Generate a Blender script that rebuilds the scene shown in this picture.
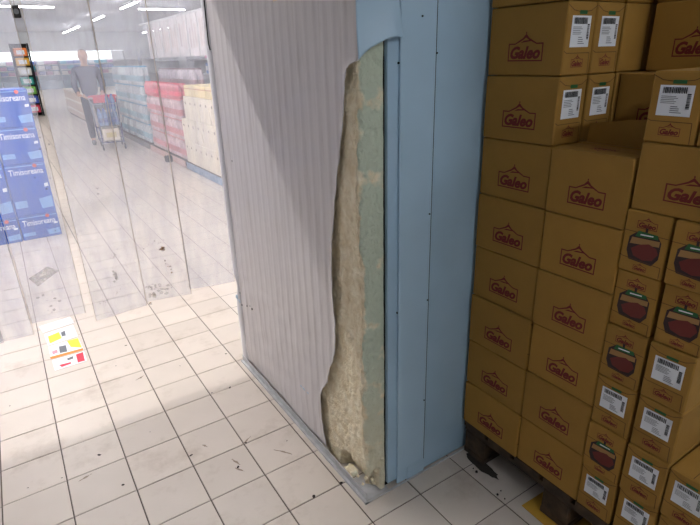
import bpy, bmesh, math, random
from mathutils import Vector, Matrix, noise
random.seed(7)
rnd = random.Random(11)
scene = bpy.context.scene
for o in list(bpy.data.objects): bpy.data.objects.remove(o)
C = scene.collection
R = math.radians

# ------------------------------------------------------------------ camera
H = 1.42
F = 516.67                                   # focal length in pixels of a 700 x 525 frame
CR = ((0.83438458, -0.55047531, -0.02791616), (0.22650911, 0.29627776, 0.92785403), (0.5024898, 0.78051036, -0.37189727))
cam_d = bpy.data.cameras.new('camera'); cam = bpy.data.objects.new('camera', cam_d); C.objects.link(cam)
cam_d.sensor_width = 36; cam_d.lens = F*36/700; cam_d.clip_start = .02; cam_d.clip_end = 200
r, u, f = [Vector(v) for v in CR]
m = Matrix((r, u, -f)).transposed().to_4x4(); m.translation = (0, 0, H)
cam.matrix_world = m
scene.camera = cam

def ray(x, y): return r*((x-350)/F) + u*(-(y-262.5)/F) + f
def on_z(x, y, z=0.): d = ray(x, y); return Vector((0, 0, H)) + d*((z-H)/d.z)
def on_y(x, y, Y): d = ray(x, y); return Vector((0, 0, H)) + d*(Y/d.y)
def on_x(x, y, X): d = ray(x, y); return Vector((0, 0, H)) + d*(X/d.x)

# ------------------------------------------------------------------ world, exposure
w = bpy.data.worlds.new('world'); scene.world = w; w.use_nodes = True
w.node_tree.nodes['Background'].inputs[0].default_value = (.75, .85, 1, 1)
w.node_tree.nodes['Background'].inputs[1].default_value = .05
vs = scene.view_settings
vs.view_transform = 'Standard'; vs.look = 'None'; vs.gamma = 1; vs.use_curve_mapping = False; vs.exposure = 0.14
STORE_TUBE = 42.0          # radiance of the sales hall's tubes
DOOR_TUBE = 205.0           # the tube that runs along the doorway
STOCK_TUBE = 25.0          # the stockroom's tubes

# ------------------------------------------------------------------ materials
def lin(c):
    return tuple((v/12.92 if v <= .04045 else ((v+.055)/1.055)**2.4) for v in [x/255 for x in c])
MATS = {}
def mat(name, col, rough=.6, metal=0, var=0., scale=8., col2=None, bump=0., bscale=60., emit=0., rand=0., spec=.5, detail=4.):
    if name in MATS: return MATS[name]
    M = bpy.data.materials.new(name); M.use_nodes = True; nt = M.node_tree; n = nt.nodes; l = nt.links
    b = n['Principled BSDF']
    c = lin(col) + (1,)
    b.inputs['Base Color'].default_value = c; b.inputs['Roughness'].default_value = rough; b.inputs['Metallic'].default_value = metal
    b.inputs['Specular IOR Level'].default_value = spec
    tc = n.new('ShaderNodeTexCoord')
    out = None
    if var or col2:
        t = n.new('ShaderNodeTexNoise'); t.inputs['Scale'].default_value = scale; t.inputs['Detail'].default_value = detail
        l.new(tc.outputs['Object'], t.inputs['Vector'])
        rp = n.new('ShaderNodeValToRGB'); l.new(t.outputs['Fac'], rp.inputs[0])
        rp.color_ramp.elements[0].position = .3; rp.color_ramp.elements[1].position = .7
        k = 1-var
        rp.color_ramp.elements[0].color = (lin(col2)+(1,)) if col2 else tuple(x*k for x in c[:3])+(1,)
        rp.color_ramp.elements[1].color = c
        out = rp.outputs[0]
    if rand:
        oi = n.new('ShaderNodeObjectInfo'); mr = n.new('ShaderNodeMapRange')
        l.new(oi.outputs['Random'], mr.inputs[0]); mr.inputs[3].default_value = 1-rand; mr.inputs[4].default_value = 1+rand*.35
        hs = n.new('ShaderNodeHueSaturation'); l.new(mr.outputs[0], hs.inputs['Value'])
        if out: l.new(out, hs.inputs['Color'])
        else: hs.inputs['Color'].default_value = c
        out = hs.outputs[0]
    if out: l.new(out, b.inputs['Base Color'])
    if bump:
        t2 = n.new('ShaderNodeTexNoise'); t2.inputs['Scale'].default_value = bscale; t2.inputs['Detail'].default_value = 5
        l.new(tc.outputs['Object'], t2.inputs['Vector'])
        bp = n.new('ShaderNodeBump'); bp.inputs['Strength'].default_value = bump; bp.inputs['Distance'].default_value = .01
        l.new(t2.outputs['Fac'], bp.inputs['Height']); l.new(bp.outputs[0], b.inputs['Normal'])
    if emit:
        b.inputs['Emission Color'].default_value = c; b.inputs['Emission Strength'].default_value = emit
    MATS[name] = M
    return M

def tile_material():
    M = mat('ceramic tile', (217, 205, 193), .36, var=.06, scale=5, rand=.07)
    nt = M.node_tree; n = nt.nodes; l = nt.links; b = n['Principled BSDF']
    src = b.inputs['Base Color'].links[0].from_socket
    g = n.new('ShaderNodeNewGeometry')
    t = n.new('ShaderNodeTexNoise'); t.inputs['Scale'].default_value = 3.3; t.inputs['Detail'].default_value = 9; t.inputs['Roughness'].default_value = .72
    l.new(g.outputs['Position'], t.inputs['Vector'])
    rp = n.new('ShaderNodeValToRGB'); l.new(t.outputs['Fac'], rp.inputs[0])
    rp.color_ramp.elements[0].position = .53; rp.color_ramp.elements[0].color = (0, 0, 0, 1)
    rp.color_ramp.elements[1].position = .8; rp.color_ramp.elements[1].color = (.7, .7, .7, 1)
    mx = n.new('ShaderNodeMix'); mx.data_type = 'RGBA'
    l.new(rp.outputs[0], mx.inputs['Factor']); l.new(src, mx.inputs['A']); mx.inputs['B'].default_value = lin((158, 138, 118))+(1,)
    l.new(mx.outputs['Result'], b.inputs['Base Color'])
    return M
TW, TH, TX, TY = .20387, .19722, -.29877, 1.42230      # tile pitch and origin
def floor_base_material():
    M = bpy.data.materials.new('grout and far tiles'); M.use_nodes = True; nt = M.node_tree; n = nt.nodes; l = nt.links
    b = n['Principled BSDF']; b.inputs['Roughness'].default_value = .5
    g = n.new('ShaderNodeNewGeometry'); sp = n.new('ShaderNodeSeparateXYZ'); l.new(g.outputs['Position'], sp.inputs[0])
    def line(sock, off, pitch, half):
        a = n.new('ShaderNodeMath'); a.operation = 'SUBTRACT'; l.new(sock, a.inputs[0]); a.inputs[1].default_value = off
        d = n.new('ShaderNodeMath'); d.operation = 'DIVIDE'; l.new(a.outputs[0], d.inputs[0]); d.inputs[1].default_value = pitch
        p = n.new('ShaderNodeMath'); p.operation = 'PINGPONG'; l.new(d.outputs[0], p.inputs[0]); p.inputs[1].default_value = .5
        c = n.new('ShaderNodeMath'); c.operation = 'LESS_THAN'; l.new(p.outputs[0], c.inputs[0]); c.inputs[1].default_value = half/pitch
        return c.outputs[0]
    mxm = n.new('ShaderNodeMath'); mxm.operation = 'MAXIMUM'
    l.new(line(sp.outputs[0], TX, TW, .0022), mxm.inputs[0]); l.new(line(sp.outputs[1], TY, TH, .0016), mxm.inputs[1])
    t = n.new('ShaderNodeTexNoise'); t.inputs['Scale'].default_value = 2.5; t.inputs['Detail'].default_value = 6; l.new(g.outputs['Position'], t.inputs['Vector'])
    rp = n.new('ShaderNodeValToRGB'); l.new(t.outputs['Fac'], rp.inputs[0])
    rp.color_ramp.elements[0].color = lin((204, 191, 178))+(1,); rp.color_ramp.elements[1].color = lin((226, 217, 208))+(1,)
    mx = n.new('ShaderNodeMix'); mx.data_type = 'RGBA'; l.new(mxm.outputs[0], mx.inputs['Factor'])
    l.new(rp.outputs[0], mx.inputs['A']); mx.inputs['B'].default_value = lin((88, 74, 62))+(1,)
    l.new(mx.outputs['Result'], b.inputs['Base Color'])
    return M
def strip_material():
    M = bpy.data.materials.new('clear pvc'); M.use_nodes = True; nt = M.node_tree; n = nt.nodes; l = nt.links
    n.remove(n['Principled BSDF']); out = n['Material Output']
    tr = n.new('ShaderNodeBsdfTransparent'); tr.inputs[0].default_value = (.975, .975, .98, 1)
    df = n.new('ShaderNodeBsdfDiffuse'); df.inputs[0].default_value = lin((210, 204, 198))+(1,)
    tl = n.new('ShaderNodeBsdfTranslucent'); tl.inputs[0].default_value = lin((222, 225, 238))+(1,)
    m1 = n.new('ShaderNodeMixShader'); m1.inputs[0].default_value = .62; l.new(df.outputs[0], m1.inputs[1]); l.new(tl.outputs[0], m1.inputs[2])
    tc = n.new('ShaderNodeTexCoord'); oi = n.new('ShaderNodeObjectInfo')
    ad = n.new('ShaderNodeVectorMath'); ad.operation = 'ADD'; l.new(tc.outputs['Object'], ad.inputs[0]); l.new(oi.outputs['Random'], ad.inputs[1])
    mp = n.new('ShaderNodeMapping'); mp.inputs['Scale'].default_value = (9, 9, 2.2); l.new(ad.outputs[0], mp.inputs[0])
    t = n.new('ShaderNodeTexNoise'); t.inputs['Scale'].default_value = 1.6; t.inputs['Detail'].default_value = 8; t.inputs['Roughness'].default_value = .65
    l.new(mp.outputs[0], t.inputs['Vector'])
    mr = n.new('ShaderNodeMapRange'); l.new(t.outputs['Fac'], mr.inputs[0]); mr.inputs[1].default_value = .3; mr.inputs[2].default_value = .75
    mr.inputs[3].default_value = .11; mr.inputs[4].default_value = .33
    m2 = n.new('ShaderNodeMixShader'); l.new(mr.outputs[0], m2.inputs[0]); l.new(tr.outputs[0], m2.inputs[1]); l.new(m1.outputs[0], m2.inputs[2])
    gl = n.new('ShaderNodeBsdfGlossy'); gl.inputs['Roughness'].default_value = .12
    m3 = n.new('ShaderNodeMixShader'); m3.inputs[0].default_value = .025; l.new(m2.outputs[0], m3.inputs[1]); l.new(gl.outputs[0], m3.inputs[2])
    l.new(m3.outputs[0], out.inputs[0])
    return M
def skin_material():
    M = mat('white coated steel', (214, 209, 209), .42, var=.05, scale=3, spec=.4)
    nt = M.node_tree; n = nt.nodes; l = nt.links; b = n['Principled BSDF']
    src = b.inputs['Base Color'].links[0].from_socket
    g = n.new('ShaderNodeNewGeometry'); mp = n.new('ShaderNodeMapping'); mp.inputs['Scale'].default_value = (1, 26, 2.2); l.new(g.outputs['Position'], mp.inputs[0])
    t = n.new('ShaderNodeTexNoise'); t.inputs['Scale'].default_value = 2; t.inputs['Detail'].default_value = 8; t.inputs['Roughness'].default_value = .7
    l.new(mp.outputs[0], t.inputs['Vector'])
    rp = n.new('ShaderNodeValToRGB'); l.new(t.outputs['Fac'], rp.inputs[0])
    rp.color_ramp.elements[0].position = .5; rp.color_ramp.elements[0].color = (0, 0, 0, 1)
    rp.color_ramp.elements[1].position = .85; rp.color_ramp.elements[1].color = (.55, .55, .55, 1)
    mx = n.new('ShaderNodeMix'); mx.data_type = 'RGBA'
    l.new(rp.outputs[0], mx.inputs['Factor']); l.new(src, mx.inputs['A']); mx.inputs['B'].default_value = lin((160, 148, 142))+(1,)
    l.new(mx.outputs['Result'], b.inputs['Base Color'])
    return M
def foam_material():
    M = mat('insulation foam', (250, 240, 214), .9, col2=(230, 212, 174), scale=26, bump=.75, bscale=48, detail=8)
    nt = M.node_tree; n = nt.nodes; l = nt.links; b = n['Principled BSDF']
    src = b.inputs['Base Color'].links[0].from_socket
    g = n.new('ShaderNodeNewGeometry'); sp = n.new('ShaderNodeSeparateXYZ'); l.new(g.outputs['Position'], sp.inputs[0])
    t = n.new('ShaderNodeTexNoise'); t.inputs['Scale'].default_value = 14; t.inputs['Detail'].default_value = 6; l.new(g.outputs['Position'], t.inputs['Vector'])
    n['Bump'].inputs['Distance'].default_value = .022
    # a green tone over the end face of the foam: begins a little behind the edge, ragged
    a = n.new('ShaderNodeMath'); a.operation = 'MULTIPLY_ADD'; l.new(t.outputs['Fac'], a.inputs[0]); a.inputs[1].default_value = .05; l.new(sp.outputs[1], a.inputs[2])
    mr = n.new('ShaderNodeMapRange'); l.new(a.outputs[0], mr.inputs[0]); mr.inputs[1].default_value = 1.1575; mr.inputs[2].default_value = 1.1515
    zr = n.new('ShaderNodeMapRange'); l.new(sp.outputs[2], zr.inputs[0]); zr.inputs[1].default_value = .05; zr.inputs[2].default_value = .55; zr.inputs[3].default_value = .25
    ml = n.new('ShaderNodeMath'); ml.operation = 'MULTIPLY'; l.new(mr.outputs[0], ml.inputs[0]); l.new(zr.outputs[0], ml.inputs[1])
    mx = n.new('ShaderNodeMix'); mx.data_type = 'RGBA'; l.new(ml.outputs[0], mx.inputs['Factor']); l.new(src, mx.inputs['A']); mx.inputs['B'].default_value = lin((200, 209, 188))+(1,)
    l.new(mx.outputs['Result'], b.inputs['Base Color'])
    return M

TILE = tile_material(); FLOORM = floor_base_material(); PVC = strip_material(); SKIN = skin_material(); FOAM = foam_material()
BLUE = mat('pale blue coated steel', (174, 202, 222), .38, var=.08, scale=4, spec=.45)
BLUE2 = mat('pale blue steel sheet', (168, 197, 218), .4, var=.08, scale=5, spec=.45)
DARK = mat('dark gap', (28, 28, 28), .9)
GALV = mat('galvanised trim', (200, 200, 202), .45, var=.22, scale=30)
CARD = mat('brown cardboard', (162, 120, 46), .8, var=.1, scale=14, rand=.12, bump=.05, bscale=120)
CARDEDGE = mat('cardboard tear line', (96, 64, 26), .85)
RED = mat('red print', (108, 24, 10), .7)
WHITEP = mat('white paper', (228, 230, 234), .6)
BLACKP = mat('black print', (30, 30, 32), .6)
GREENP = mat('green print', (22, 92, 44), .6)
MAROON = mat('dark maroon print', (42, 16, 16), .55)
SAUCE = mat('sauce red print', (104, 26, 18), .55)
CREAMP = mat('cream print', (158, 118, 66), .6)
WOOD = mat('weathered pallet wood', (84, 64, 44), .85, col2=(48, 36, 26), scale=22, bump=.2)
WALLW = mat('white wall paint', (214, 216, 220), .6, var=.04)
CEILM = mat('ceiling panel', (205, 206, 214), .7, var=.04)

# ------------------------------------------------------------------ mesh helpers
class MB:
    def __init__(s): s.v = []; s.f = []; s.m = []
    def quad(s, pts, mi=0):
        k = len(s.v); s.v += [tuple(p) for p in pts]; s.f.append(tuple(range(k, k+len(pts)))); s.m.append(mi)
    def box(s, x0, x1, y0, y1, z0, z1, mi=0, bev=0.):
        k = len(s.v)
        if bev <= 0:
            s.v += [(x0,y0,z0),(x1,y0,z0),(x1,y1,z0),(x0,y1,z0),(x0,y0,z1),(x1,y0,z1),(x1,y1,z1),(x0,y1,z1)]
            for q in ((0,3,2,1),(4,5,6,7),(0,1,5,4),(1,2,6,5),(2,3,7,6),(3,0,4,7)): s.f.append(tuple(k+i for i in q)); s.m.append(mi)
            return s
        bm = bmesh.new(); bmesh.ops.create_cube(bm, size=1)
        for v in bm.verts: v.co = Vector(((x0+x1)/2+v.co.x*(x1-x0), (y0+y1)/2+v.co.y*(y1-y0), (z0+z1)/2+v.co.z*(z1-z0)))
        bmesh.ops.bevel(bm, geom=bm.edges[:], offset=bev, segments=1, affect='EDGES')
        bm.verts.index_update()
        s.v += [tuple(v.co) for v in bm.verts]
        for fc in bm.faces: s.f.append(tuple(k+v.index for v in fc.verts)); s.m.append(mi)
        bm.free(); return s
    def bar(s, p, q, rad, n=5, mi=0, r2=None):
        p = Vector(p); q = Vector(q); d = (q-p).normalized(); a = d.orthogonal().normalized(); b = d.cross(a); k = len(s.v); r2 = rad if r2 is None else r2
        for c, rr in ((p, rad), (q, r2)):
            for i in range(n):
                t = 2*math.pi*i/n; s.v.append(tuple(c+a*math.cos(t)*rr+b*math.sin(t)*rr))
        for i in range(n): s.f.append((k+i, k+(i+1)%n, k+n+(i+1)%n, k+n+i)); s.m.append(mi)
        s.f.append(tuple(k+n-1-i for i in range(n))); s.f.append(tuple(k+n+i for i in range(n))); s.m += [mi, mi]
        return s
    def lathe(s, cx, cy, prof, n=10, mi=0):
        k = len(s.v)
        for z, rr in prof:
            for i in range(n):
                t = 2*math.pi*i/n; s.v.append((cx+rr*math.cos(t), cy+rr*math.sin(t), z))
        for j in range(len(prof)-1):
            for i in range(n): s.f.append((k+j*n+i, k+j*n+(i+1)%n, k+(j+1)*n+(i+1)%n, k+(j+1)*n+i)); s.m.append(mi)
        s.f.append(tuple(k+n-1-i for i in range(n))); e = k+(len(prof)-1)*n; s.f.append(tuple(e+i for i in range(n))); s.m += [mi, mi]
        return s
    def grid(s, rows, mi=0):
        k = len(s.v); nc = len(rows[0])
        for rw in rows: s.v += [tuple(p) for p in rw]
        for j in range(len(rows)-1):
            for i in range(nc-1): s.f.append((k+j*nc+i, k+j*nc+i+1, k+(j+1)*nc+i+1, k+(j+1)*nc+i)); s.m.append(mi)
        return s
    def mesh(s, name, mats, smooth=False):
        me = bpy.data.meshes.new(name); me.from_pydata(s.v, [], s.f)
        for mm in (mats if isinstance(mats, (list, tuple)) else [mats]): me.materials.append(mm)
        me.polygons.foreach_set('material_index', s.m)
        if smooth: me.polygons.foreach_set('use_smooth', [True]*len(s.f))
        me.update(); return me
    def build(s, name, mats, parent=None, smooth=False):
        return link(name, s.mesh(name, mats, smooth), parent)
def link(name, data, parent=None, loc=None):
    o = bpy.data.objects.new(name, data); C.objects.link(o)
    if parent: o.parent = parent
    if loc is not None: o.location = loc
    return o
def tag(o, label, cat=None, group=None, kind=None):
    o['label'] = label
    if cat: o['category'] = cat
    if group: o['group'] = group
    if kind: o['kind'] = kind
    return o
def empty(name, loc=(0, 0, 0), rz=0.):
    o = bpy.data.objects.new(name, None); C.objects.link(o); o.location = loc; o.rotation_euler = (0, 0, rz); o.empty_display_size = .05; return o
def copy_tree(o, parent=None):
    c = o.copy(); C.objects.link(c); c.parent = parent
    for ch in list(o.children): copy_tree(ch, c)
    return c
def text_polys(txt, height, shear=0., bold=0., res=2):
    cu = bpy.data.curves.new('lettering', 'FONT'); cu.body = txt; cu.size = 1; cu.shear = shear; cu.offset = bold; cu.resolution_u = res; cu.fill_mode = 'FRONT'
    o = bpy.data.objects.new('lettering', cu); C.objects.link(o)
    dg = bpy.context.evaluated_depsgraph_get(); me = bpy.data.meshes.new_from_object(o.evaluated_get(dg))
    vv = [v.co.copy() for v in me.vertices]; ff = [tuple(p.vertices) for p in me.polygons]
    bpy.data.objects.remove(o); bpy.data.curves.remove(cu); bpy.data.meshes.remove(me)
    x0 = min(v.x for v in vv); x1 = max(v.x for v in vv); y0 = min(v.y for v in vv); y1 = max(v.y for v in vv); s = height/(y1-y0)
    return [((v.x-(x0+x1)/2)*s, (v.y-(y0+y1)/2)*s) for v in vv], ff, (x1-x0)*s
def add_flat(mb, pts2, faces, fn, mi=0):
    k = len(mb.v); mb.v += [tuple(fn(a, b)) for a, b in pts2]
    for fc in faces: mb.f.append(tuple(k+i for i in fc)); mb.m.append(mi)

# ------------------------------------------------------------------ the floor
fl = MB().box(-9, 14, -3, 48, -.1, -.003).build('floor', FLOORM)
tag(fl, 'off-white square ceramic tile floor with dark grout lines', kind='structure')
tm = MB().box(-TW/2+.0024, TW/2-.0024, -TH/2+.0017, TH/2-.0017, -.02, 0, bev=.0012).mesh('tile', TILE)
def proj(P):
    d = Vector(P)-Vector((0, 0, H)); z = d.dot(f)
    return (350+F*d.dot(r)/z, 262.5-F*d.dot(u)/z) if z > .05 else (-999, -999)
tiles = []
for i in range(-14, 14):
    for j in range(-8, 22):
        cx, cy = TX+(i+.5)*TW, TY+(j+.5)*TH
        q = proj((cx, cy, 0))
        if -45 < q[0] < 745 and q[1] < 590 and cy < 5.2 and not (cx > .95 and cy > 1.25) and not (cx > 1.75):
            tiles.append((cx, cy))
tiles.sort(key=lambda t: t[0]**2+t[1]**2)
for cx, cy in tiles[:298]:
    link('tile', tm, fl, (cx, cy, rnd.uniform(-.0006, .0003)))
GUM = mat('trodden dirt', (52, 42, 36), .9)
for gx, gy, s in [(99.5,455,1.2),(123,485,1),(191,455.6,1.1),(126,345.6,1.2),(230,387.6,1.3),(226,354,1),(238,467,1.1),(116,366,.6),(10,406,.7),(141,378,.8),(314,497,1.4),(341,483,1.2),(333,461,1.3),(246,443,.9),(62,478,.5),(180,366,.6),(212,393,.7),(150,432,.4),(28,488,.5),(287,441,.5)]:
    P = on_z(gx, gy); mb = MB(); n = 9; ring = []
    for k in range(n):
        rr = .0042*s*rnd.uniform(.6, 1.25); ring.append((rr*math.cos(k*2*math.pi/n)*1.5, rr*math.sin(k*2*math.pi/n), .0012))
    mb.v = ring+[(0, 0, .002)]; mb.f = [(k, (k+1) % n, n) for k in range(n)]; mb.m = [0]*n
    g = mb.build('gum_spot', GUM, fl); g.location = (P.x, P.y, 0); g.rotation_euler = (0, 0, rnd.uniform(0, 6))
SCUFF = mat('scuff mark', (168, 150, 134), .9, var=.3, scale=90)
for gx, gy, L, a in [(236,462,.05,1.9),(240,470,.045,2.1),(140,378,.05,.4),(85,478,.05,.3),(205,446,.03,2),(246,441,.06,.5),(300,425,.03,1),(283,452,.08,2.2),(70,330,.03,1)]:
    P = on_z(gx, gy); mb = MB(); pts = []
    for k in range(7):
        t = k/6-.5; wv = .0035*(1-abs(t)*1.7)+.0006
        pts.append([(t*L, -wv+rnd.uniform(-.002, .002), .001), (t*L, wv+rnd.uniform(-.002, .002), .001)])
    mb.grid(pts); g = mb.build('scuff_mark', SCUFF, fl); g.location = (P.x, P.y, 0); g.rotation_euler = (0, 0, a)

# ------------------------------------------------------------------ the broken panel wall
CX, CY = .757, 1.118            # outer corner of the partition
wall = empty('wall_right', (0, 0, 0)); tag(wall, 'white ribbed insulated panel wall with torn corner showing cream foam', kind='structure')
# tear line of the white skin, traced on the plane of the wall
tear_px = [(352,62),(347,70),(346.5,76),(344.5,99),(343.5,120),(341,145),(338,172),(335,200),(334,222),(333,238),(332.2,255),(331.7,268.6),(333.6,295),(334,310),(335.5,326),(335.8,350.6),(333,362),(329,370),(327.7,382),(322,390),(320.5,397),(321.5,410),(322.9,423),(324.5,436),(327,447),(332,456),(337,463)]
tear = [(on_x(x, y, CX).z, on_x(x, y, CX).y) for x, y in tear_px][::-1]
def tear_y(z):
    if z >= tear[-1][0]: return CY-.004
    if z <= tear[0][0]: return tear[0][1]
    for (z0, y0), (z1, y1) in zip(tear, tear[1:]):
        if z0 <= z <= z1: return y0+(y1-y0)*(z-z0)/max(1e-6, z1-z0) + .004*noise.noise((z*55, 3, 1))+.004*noise.noise((z*23, 7, 1))
    return CY
YB = 2.195
cols = [CY-.004+i*.005 for i in range(int((YB-.055-CY)/.005)+1)]
zs = [.028+i*.01 for i in range(165)]+[1.75, 2.0, 2.3, 2.6]
rows = []; clamp = []
for z in zs:
    ty = tear_y(z); rw = []; cl = []
    for y in cols:
        yy = max(y, ty); c = y <= ty and ty > CY
        ph = (yy/.05) % 1.0
        rib = .0013*max(0, min(1, (abs(ph-.5)-.12)/.1)) + .0002*math.sin(yy/.0125*math.pi)
        edge = max(0, 1-(yy-ty)/.03) if ty > CY+.01 else 0
        curl = -.006*edge**2*(.55+.45*noise.noise((z*9, 1, 2))) + (.004*noise.noise((z*14, yy*9, 5)) if z < .5 else .0015*noise.noise((z*4, yy*4, 5)))
        if z < .1: curl += .004*(1-z/.1)
        rw.append((CX+rib+curl, yy, z)); cl.append(c)
    rows.append(rw); clamp.append(cl)
mb = MB(); nc = len(cols)
for rw in rows: mb.v += rw
for j in range(len(rows)-1):
    for i in range(nc-1):
        if clamp[j][i+1] and clamp[j+1][i+1]: continue
        mb.f.append((j*nc+i+1, j*nc+i, (j+1)*nc+i, (j+1)*nc+i+1)); mb.m.append(0)
sk = mb.build('ribbed_skin', SKIN, wall, smooth=True)
md = sk.modifiers.new('thickness', 'SOLIDIFY'); md.thickness = .0016; md.offset = -1
# plain edge strip at the far end of the skin, dented at knee height
rows = []
for z in zs:
    d = .01*math.exp(-((z-.42)/.05)**2)+.006*noise.noise((z*6, 0, 8))*(1 if z < .7 else .3)
    rows.append([(CX+.05, YB+.004+d*.4, z), (CX+.012+d, YB+.005, z), (CX-.003+d, YB-.006, z), (CX-.005+d*.5, YB-.03, z), (CX-.003, YB-.058, z), (CX+.004, YB-.062, z)])
MB().grid(rows).build('edge_strip', mat('white edge trim', (214, 213, 217), .45, var=.06), wall, smooth=True)
def blob(name, P, s, material, n=8, flat=(1, 1, 1), parent=wall):
    bm = bmesh.new(); bmesh.ops.create_icosphere(bm, subdivisions=2, radius=1)
    for v in bm.verts:
        k = 1+.45*noise.noise(v.co*1.7+Vector(P)*31); v.co = Vector((v.co.x*flat[0], v.co.y*flat[1], v.co.z*flat[2]))*s*k
    me = bpy.data.meshes.new(name); bm.to_mesh(me); bm.free(); me.materials.append(material)
    return link(name, me, parent, P)
BLUEFILM = mat('bluish film', (176, 196, 214), .3)
for x, y, s in [(237,297,.012),(239.5,301,.01)]: blob('film_scrap', on_x(x, y, CX-.004), s, BLUEFILM, flat=(.3, 1.2, 1))
for x, y, s in [(242,305,.004),(247,306,.004),(252,309,.005),(240,293,.003),(250,306,.003),(232,161,.003)]: blob('dent_mark', on_x(x, y, CX-.002), s, DARK, flat=(.5, 1, 1.1))
for x, y, s in [(304,389,.006),(308,393,.005),(301,386,.004)]: blob('film_scrap', on_x(x, y, CX), s, BLUEFILM, flat=(.3, 2, .8))
mb = MB(); pts = [on_x(x, y, CX-.003) for x, y in [(204.5,0),(206,15),(207.5,30),(209,44),(210.5,50)]]
for a, b in zip(pts, pts[1:]): mb.bar(a, b, .004, 6)
mb.build('dark_strip', DARK, wall)  # thin dark strip along the far edge of the skin
# foam core: wraps left side, corner and end of the panel
path = []
y = 1.64
while y > CY+.02: path.append((CX+.010, y, -1, 0)); y -= .0055
for k in range(6):
    a = k/5*math.pi/2; path.append((CX+.010+.018*(1-math.cos(a)), CY+.022-.018*math.sin(a), -math.cos(a), -math.sin(a)))
x = CX+.032
while x < CX+.0835: path.append((x, CY+.004, 0, -1)); x += .005
path.append((CX+.0838, CY+.03, 1, 0)); path.append((CX+.0838, 1.64, 1, 0))
rows = []; nz = 262
for j in range(nz):
    z = .002+j*.0062; rw = []
    for (px_, py_, nx, ny) in path:
        P = Vector((px_, py_, z))
        if nx > .5: rw.append((px_, py_, z)); continue
        front = ny < -.8
        a = noise.fractal(P*Vector((1, 1, .7))*11, .9, 2.1, 5)*(.0032 if front else .009)
        b = noise.noise(P*38)*(.0012 if front else .0034)
        ridge = 0
        if not front:                                    # broken ragged rib just behind the edge
            dy = py_-CY
            ridge = -.010*max(0, 1-abs(dy-.012-.012*noise.noise((z*7, 4, 0)))/.022)*(.4+.6*abs(noise.noise((z*19, 8, 2))))
            ridge += .010*max(0, min(1, (dy-.05)/.1))*(.6+.5*noise.noise((z*4, dy*5, 7)))*(0 if z > 1.3 else 1)
        dsp = a+b+ridge*-1*0 
        off = a+b-ridge*0
        X = px_+nx*off+(ridge if not front else 0)*(-nx if nx else 0)
        Y = py_+ny*off
        # broken pocket at the foot, next to the corner
        dc = max(0, (py_-CY)) if not front else 0; dx = max(0, px_-CX)
        pk = 0
        if dx < .064:
            zl = .10-.15*max(0, dc-.06)+.02*noise.noise((dc*20, dx*30, 6))
            lim = (1-max(0, min(1, (dc-.14)/.05)))*(1-max(0, min(1, (dx-.04)/.024)))
            pk = max(0, min(1, (zl-z)/.012))*lim
        X += .045*pk*(1 if not front else .4); Y += .05*pk*(1 if front else .5)
        rw.append((X, Y, z))
    rows.append(rw)
fm = MB().grid(rows).build('foam_core', FOAM, wall, smooth=True)
for x, y, s, fx in [(376,463,.021,(1,1,1.5)),(380,476,.017,(1,1,1.6)),(352,470,.017,(1,1.6,.8)),(368,474,.009,(1,1.3,1)),(372,480,.007,(1,1,1)),(366,478,.006,(1.3,1,1)),(363,484,.005,(1,1,1)),(374,487,.006,(1,1.3,1)),(378,483,.008,(1,1,1)),(358,476,.005,(1,1,1))]:
    P = on_y(x, y, CY+.03)
    blob('foam_chunk', (P.x, P.y, max(P.z, .012+s*.6)), s, FOAM, flat=fx)
# solid parts of the partition that carry the sheets
MB().box(CX+.0855, 1.30, CY+.012, YB, 0, 2.6).build('wall_core', DARK, wall)
# blue sheets on the end of the partition
mb = MB(); rows = []
edge_px = [(355.5,62),(358,59),(362,54),(366,50),(371,46.5),(376,43.5),(382,40),(388,37.5),(393,36.5),(397.5,38)]
edge = [(on_y(x, y, CY-.008).x, on_y(x, y, CY-.008).z) for x, y in edge_px]
def edge_z(x):
    if x <= edge[0][0]: return edge[0][1]
    for (x0, z0), (x1, z1) in zip(edge, edge[1:]):
        if x0 <= x <= x1: return z0+(z1-z0)*(x-x0)/(x1-x0)
    return edge[-1][1]
xs = [CX-.004+i*(.130/26) for i in range(27)]
for k in range(15):
    t = k/14; rw = []
    for x in xs:
        z0 = edge_z(x); z = z0+(1.75-z0)*t**1.6
        out = .020*max(0, 1-(z-z0)/.09)**1.6*(.35+.65*max(0, min(1, (x-CX)/.1)))
        rw.append((x, CY-.007-out, z))
    rows.append(rw)
rows.append([(x, CY-.007, 2.6) for x in xs])
mb.grid(rows); fp = mb.build('torn_flap', BLUE, wall, smooth=True); fp['label'] = 'pale blue sheet curling away above the tear'
md = fp.modifiers.new('thickness', 'SOLIDIFY'); md.thickness = .0016; md.offset = 0
mb = MB(); mb.box(CX+.0905, CX+.165, CY-.004, CY+.010, .02, 1.56, bev=.001); mb.build('flashing', BLUE2, wall)
mb = MB(); mb.box(CX+.126, CX+.2465, CY-.0125, CY-.0045, .004, 2.6, bev=.002); mb.build('flashing', BLUE, wall)
mb = MB(); mb.box(CX+.2485, 1.30, CY-.007, CY+.011, .004, 2.6, bev=.0015); mb.build('flashing', BLUE2, wall)
MB().box(CX+.2466, CX+.2484, CY-.0110, CY-.0068, .004, 2.6).build('seam', DARK, wall)
mb = MB(); mb.box(CX+.168, CX+.247, CY-.0155, CY-.0128, .004, .058, bev=.001); mb.build('patch_plate', BLUE, wall)
for x, y in [(422.5,16),(399,63),(437,53),(429.5,214),(427.5,300),(397.5,313),(424,400)]:
    P = on_y(x, y, CY-.013 if x > 403 and x < 431 else CY-.007); mb = MB(); Pv = Vector(P)
    mb.bar(Pv+Vector((0, .004, 0)), Pv+Vector((0, -.002, 0)), .0034, 7, r2=.0022); mb.build('screw', DARK, wall)
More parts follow.
